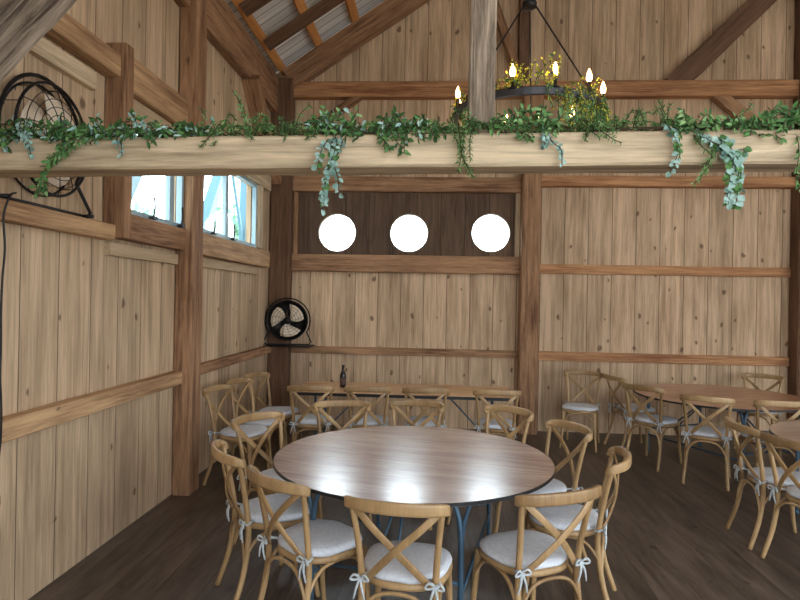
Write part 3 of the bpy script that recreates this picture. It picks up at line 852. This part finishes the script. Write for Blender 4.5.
def hang(name, label, strands, mats, L_, W_, step, mis, spread=.55, cat='greenery', droop=.2):
    t = thing(name, label, cat)
    lb, sb = bmesh.new(), bmesh.new()
    for s in strands: sprig(lb, sb, s, L_, W_, step, spread, mis, droop=droop)
    obj('stem', sb, M['stem'], t, True); obj('foliage', lb, mats, t)
    return t
def P3(px, py, y):      # photo pixel to a point at distance y, computed once while laying out
    f = 581.0; yw, rl = .0614, .0186
    u, v = (px-400)/f, -(py-300)/f
    u, v = u*math.cos(rl)-v*math.sin(rl), u*math.sin(rl)+v*math.cos(rl)
    # camera axes: right (cos yw, sin yw), forward (-sin yw, cos yw)
    X = u*math.cos(yw)-math.sin(yw); Y = u*math.sin(yw)+math.cos(yw)
    k = y/Y
    return (X*k, y, 1.75+v*k)
def strand(pts, y=2.572, j=.0): return [P3(a, b, (2.64 if i == 0 else y)+rnd.uniform(-j, j)) for i, (a, b) in enumerate(pts)]
SL_ = [M['leaf_silver'], M['leaf_mid']]
hang('eucalyptus_spray', 'silvery eucalyptus spray hanging over the beam, level with the first porthole', [strand(s) for s in (
    [(337, 132), (335, 150), (326, 175), (323, 212)], [(340, 132), (333, 158), (338, 178), (339, 195)], [(333, 133), (322, 150), (317, 170)], [(345, 133), (340, 150), (329, 170), (322, 200)], [(338, 133), (331, 146), (333, 168)])], SL_, .032, .029, .0105, (0, 0, 0, 0, 1), cat='eucalyptus')
hang('eucalyptus_spray', 'largest silvery eucalyptus spray, hanging low from the right part of the beam', [strand(s) for s in (
    [(690, 128), (712, 142), (728, 150), (733, 175), (728, 205)], [(700, 130), (722, 148), (737, 160), (738, 190), (735, 207)], [(710, 135), (730, 152), (742, 160), (744, 148)], [(705, 132), (722, 152), (730, 180), (727, 197)], [(705, 134), (728, 145), (741, 172), (733, 190)])], SL_, .036, .035, .0105, (0, 0, 0, 0, 1), cat='eucalyptus')
hang('eucalyptus_spray', 'thin silvery eucalyptus spray left of the largest one, ending at the beam underside', [strand(s) for s in (
    [(668, 126), (676, 140), (680, 155), (670, 173)], [(664, 122), (672, 132), (678, 150), (672, 170)])], SL_, .030, .023, .011, (0, 0, 0, 1), cat='eucalyptus')
hang('eucalyptus_spray', 'short silvery eucalyptus spray on the beam under the chandelier', [strand(s) for s in (
    [(544, 126), (545, 142), (543, 148)], [(544, 127), (552, 142), (561, 150), (562, 165)], [(546, 127), (546, 140), (549, 144)])], SL_, .026, .022, .009, (0,), cat='eucalyptus')
hang('eucalyptus_spray', 'silvery eucalyptus clump over the left part of the beam before the large fan', [strand(s) for s in (
    [(24, 120), (27, 135), (31, 155)], [(22, 118), (20, 130), (30, 148)], [(30, 118), (24, 130), (26, 146)], [(3, 133), (2, 140), (6, 150)])], SL_, .028, .022, .009, (0, 0, 1), cat='eucalyptus')
hang('eucalyptus_spray', 'small silvery eucalyptus sprig on the beam beside the side window', [strand(s) for s in (
    [(128, 128), (122, 142), (122, 156)], [(132, 128), (118, 138), (118, 146)], [(130, 112), (134, 118), (138, 128)])], SL_, .026, .020, .009, (0, 0, 1), cat='eucalyptus')
GR = [M['leaf_mid'], M['leaf_dark'], M['leaf_light']]
hang('hanging_vine', 'green leafy vine trailing over the left end of the beam before the large fan', [strand(s) for s in (
    [(75, 125), (72, 145), (55, 160), (42, 175), (38, 198)], [(65, 125), (60, 150), (50, 165), (36, 188)], [(82, 122), (80, 140), (66, 150), (48, 160)], [(58, 125), (70, 142), (62, 155)], [(70, 160), (50, 162), (44, 180), (46, 192)])], GR, .036, .017, .009, (0, 0, 1, 2), cat='vine')
hang('fern_spray', 'fine green fern spray spilling over the beam at the foot of the grey post', [strand(s) for s in (
    [(458, 122), (460, 140), (463, 158), (473, 178)], [(466, 122), (463, 145), (458, 172)], [(474, 122), (470, 140), (470, 160)], [(452, 120), (456, 140), (466, 150)], [(480, 122), (466, 128), (460, 150), (470, 172)])], GR, .026, .005, .0042, (0, 0, 2, 1), cat='fern')
hang('fern_spray', 'fine green fern spray hanging over the beam between the two right eucalyptus sprays', [strand(s) for s in (
    [(690, 128), (700, 145), (712, 158), (698, 180)], [(700, 130), (712, 150), (705, 170), (694, 184)], [(705, 132), (716, 152), (702, 166)])], GR, .024, .006, .005, (0, 2), cat='fern')
hang('fern_spray', 'feathery green spray spilling over the beam right of the chandelier', [strand(s) for s in (
    [(590, 120), (600, 130), (614, 140), (622, 143)], [(596, 118), (605, 128), (618, 132)], [(580, 122), (592, 132), (600, 138)])], GR, .024, .005, .0045, (0, 2), cat='fern')
hang('fern_spray', 'small feathery green spray hanging over the beam under the chandelier', [strand(s) for s in (
    [(520, 122), (524, 132), (526, 142)], [(528, 122), (530, 130), (534, 138)])], GR, .024, .005, .0045, (0, 2), cat='fern')
hang('leafy_sprig', 'dark broad-leaved sprig drooping over the beam left of the grey post', [strand(s) for s in (
    [(370, 126), (380, 132), (390, 152)], [(410, 122), (405, 138), (404, 155)], [(388, 126), (395, 140), (402, 148)], [(360, 127), (352, 132), (345, 137)], [(388, 128), (384, 140), (389, 150)])], GR, .040, .019, .012, (1, 1, 0, 0), cat='sprig')
hang('leafy_sprig', 'pale broad leaves standing up above the beam over the first porthole', [[P3(*a, 2.665) for a in s] for s in (
    [(326, 132), (324, 118), (326, 108)], [(345, 132), (352, 120), (358, 110)], [(330, 132), (334, 118), (344, 108)])], [M['leaf_light'], M['leaf_silver']], .040, .024, .018, (0, 0, 1), cat='sprig', droop=0)
def up_sprig(lab, strs): hang('leafy_sprig', lab, [[P3(*a, 2.665) for a in q] for q in strs], GR, .024, .009, .009, (0, 2), cat='sprig', droop=0)
up_sprig('tall wispy green sprig standing on the beam near the left wall roof brace', [[(248, 130), (243, 108), (232, 90)], [(248, 130), (242, 112), (238, 98)]])
up_sprig('wispy green sprig standing on the beam beside the tall left wall post', [[(200, 130), (205, 118), (200, 108)]])
up_sprig('wispy green sprig standing on the beam in front of the corner post', [[(295, 130), (300, 115), (310, 105)]])
up_sprig('wispy green sprig standing on the beam above the thin eucalyptus spray', [[(668, 126), (664, 112), (658, 100)], [(668, 126), (668, 110), (672, 104)]])
up_sprig('short wispy sprig standing on the beam just right of the chandelier', [[(635, 128), (640, 116), (650, 112)]])
up_sprig('wispy green sprig standing on the beam above the largest eucalyptus spray', [[(730, 124), (745, 112), (752, 104)]])
hang('leafy_sprig', 'dense green leafy bunch on the beam at the right edge of the photo', [[P3(*a, 2.62) for a in s] for s in (
    [(745, 126), (765, 116), (785, 112)], [(760, 126), (780, 114), (799, 106)], [(770, 126), (790, 120), (812, 116)], [(765, 126), (770, 112), (782, 106)], [(780, 126), (800, 124), (815, 135)], [(750, 128), (770, 124), (792, 128)], [(790, 122), (805, 112), (820, 110)])], GR, .038, .017, .010, (0, 1, 1), cat='sprig', droop=0)
hang('leafy_sprig', 'tip of a green sprig hanging below the beam at the right edge of the photo', [strand(s) for s in (
    [(795, 128), (799, 150), (796, 178), (800, 190)], [(806, 128), (803, 160), (797, 184)])], GR, .028, .012, .014, (0, 2), cat='sprig')

# yellow flowers and fern on the chandelier ring
t = thing('flower_garland', 'yellow blossom and fern garland wound around the chandelier ring', 'garland', CH)
lb, sb = bmesh.new(), bmesh.new()
def around(a): return Vector((cr_*math.cos(a), cr_*math.sin(a), .028))
for deg in list(range(238, 262, 3)):       # blossoms near the grey post
    p = around(R(deg)); e = p+Vector((rnd.uniform(-.05, .05), rnd.uniform(-.04, .04), rnd.uniform(.04, .09)))
    sprig(lb, sb, [p, (p+e)/2+rv()*.008, e], .026, .015, .008, .8, (3, 3, 1))
for q in range(16):                         # tall blossoms
    p = around(R(rnd.uniform(244, 282))); e = p+Vector((rnd.uniform(-.06, .06), rnd.uniform(-.03, .03), rnd.uniform(.08, .21)))
    sprig(lb, sb, [p, (p+e)/2+rv()*.012, e], .024, .014, .009, .8, (3, 3, 3, 1))
for q in range(95):                         # full bunch over the right half
    p = around(R(rnd.uniform(-72, 62))); o_ = Vector((rnd.uniform(-.08, .05), rnd.uniform(-.05, .05), rnd.uniform(-.15, .07)))
    sprig(lb, sb, [p, p+o_*.6+rv()*.012, p+o_*1.3], .026, .011, .008, .8, (3, 3, 0, 0, 1, 2))
for q in range(75):                         # cascade below the right half
    p = around(R(rnd.uniform(-85, 25))); o_ = Vector((rnd.uniform(-.05, .05), rnd.uniform(-.05, .04), rnd.uniform(-.22, -.06)))
    sprig(lb, sb, [p, p+o_*.3+rv()*.02, p+o_], .028, .010, .007, .8, (0, 0, 1, 2, 3) if q % 3 else (3, 3, 2))
for q in range(22):                         # left side
    p = around(R(rnd.uniform(140, 215))); o_ = Vector((rnd.uniform(-.05, .05), rnd.uniform(-.05, .05), rnd.uniform(-.05, .08)))
    sprig(lb, sb, [p, p+o_*.6, p+o_*1.3], .024, .014, .008, .8, (3, 3, 1))
ring_p = [around(2*math.pi*k/48) for k in range(48)]
sweep(sb, ring_p, .006, segs=6, closed=True)
obj('stem', sb, M['stem'], t, True); obj('foliage', lb, [M['leaf_mid'], M['leaf_dark'], M['leaf_light'], M['leaf_yellow']], t)

# ------------------------------------------------------------------ outside the side windows
t = thing('diagonal_standin', 'blue-grey frame with diagonal bars, added outside for the diagonals in the side windows', 'timber frame', (0, 0, -.12))  # added bars stand in for the diagonals showing in the panes
def op(a, b_, w=.09, nm='brace'):
    a, b_ = Vector(a), Vector(b_); bm = bmesh.new(); sweep(bm, [a, b_], w*.7, segs=4); return obj(nm, bm, M['standin_bars'], t)
ox = WX-1.3
for y in (6.0, 8.35, 10.6): op((ox, y, 0), (ox, y, 4.6), .13, 'post')
for y in (6.0, 8.35, 10.6):
    op((ox, y+.05, 2.45), (ox, y+1.35, 4.35), .16)
    op((ox, y-.05, 2.9), (ox, y-.8, 4.35), .05)
op((ox, 4.5, 4.5), (ox, 12, 4.5), .14, 'top_rail')
def tree(loc, h, r, label, seed):  # added foliage, standing in for pale green reflections in the panes
    rr = random.Random(seed)
    t = thing('tree', label, 'tree', loc)
    bm = bmesh.new(); tube(bm, [(0, 0, 0), (.1, 0, h*.3), (0, .1, h*.62)], [.22, .16, .07], segs=10)
    for k in range(6):
        a = k*1.05; z = h*(.3+.05*k); tube(bm, [(.05, 0, z), (r*.3*math.cos(a), r*.3*math.sin(a), z+h*.12), (r*.6*math.cos(a), r*.6*math.sin(a), z+h*.2)], [.07, .05, .02])
    obj('trunk', bm, M['bark'], t, True)
    bm = bmesh.new()
    for k in range(2600):
        v = Vector((rr.gauss(0, 1), rr.gauss(0, 1), rr.gauss(0, 1))).normalized()*(rr.random()**.4)
        v += noise.noise_vector(v*2.3+Vector((seed, 0, 0)))*.35
        p = Vector((v.x*r, v.y*r, h*.66+v.z*h*.30))
        leaf(bm, p, Vector((rr.gauss(0, 1), rr.gauss(0, 1), rr.gauss(0, 1))), Vector((rr.gauss(0, 1), rr.gauss(0, 1), 1)), .34, .2)
    obj('foliage', bm, M['tree_leaf'], t)
tree((-9.0, 15.0, -.12), 4.5, 1.7, 'green tree added outside for the pale reflection low in the nearer side window', 3)
tree((-8.6, 22.5, -.12), 5.3, 2.0, 'green tree added outside for the pale reflection in the side window nearest the corner', 5)

# ------------------------------------------------------------------ light
w = bpy.data.worlds.new('sky'); S.world = w; w.use_nodes = True
bg = w.node_tree.nodes['Background']; bg.inputs[0].default_value = (.86, .94, 1, 1); NW = w.node_tree.nodes; LW = w.node_tree.links
tcw = NW.new('ShaderNodeTexCoord'); dt = NW.new('ShaderNodeVectorMath'); dt.operation = 'DOT_PRODUCT'
dt.inputs[1].default_value = Vector((-.2, .93, .25)).normalized(); LW.new(tcw.outputs['Generated'], dt.inputs[0])
mr = NW.new('ShaderNodeMapRange'); mr.interpolation_type = 'SMOOTHSTEP'; LW.new(dt.outputs['Value'], mr.inputs[0])
mr.inputs[1].default_value = .45; mr.inputs[2].default_value = 1; mr.inputs[3].default_value = 1.5; mr.inputs[4].default_value = 7
LW.new(mr.outputs[0], bg.inputs[1])
sun = bpy.data.lights.new('sun', 'SUN'); sun.energy = .6; sun.angle = R(25); so = bpy.data.objects.new('sun', sun); COL.objects.link(so)
so.rotation_euler = (R(52), 0, R(-25)); sun.color = (1, .95, .88)

# ------------------------------------------------------------------ camera
cam = bpy.data.cameras.new('camera'); co = bpy.data.objects.new('camera', cam); COL.objects.link(co)
cam.sensor_width = 36; cam.lens = 580.98/800*36; cam.clip_start = .05; cam.clip_end = 300
yw, pt, rl = .0614, .0006, .0186
F = Vector((-math.sin(yw)*math.cos(pt), math.cos(yw)*math.cos(pt), -math.sin(pt)))
R0 = Vector((math.cos(yw), math.sin(yw), 0)); U0 = R0.cross(F)
Rv = R0*math.cos(rl)+U0*math.sin(rl); Uv = -R0*math.sin(rl)+U0*math.cos(rl)
mt = Matrix((Rv, Uv, -F)).transposed().to_4x4(); mt.translation = (0, 0, 1.75)
co.matrix_world = mt
S.camera = co
S.view_settings.view_transform = 'Standard'; S.view_settings.look = 'None'
S.view_settings.exposure = 1.7; S.view_settings.gamma = 1; S.view_settings.use_curve_mapping = False
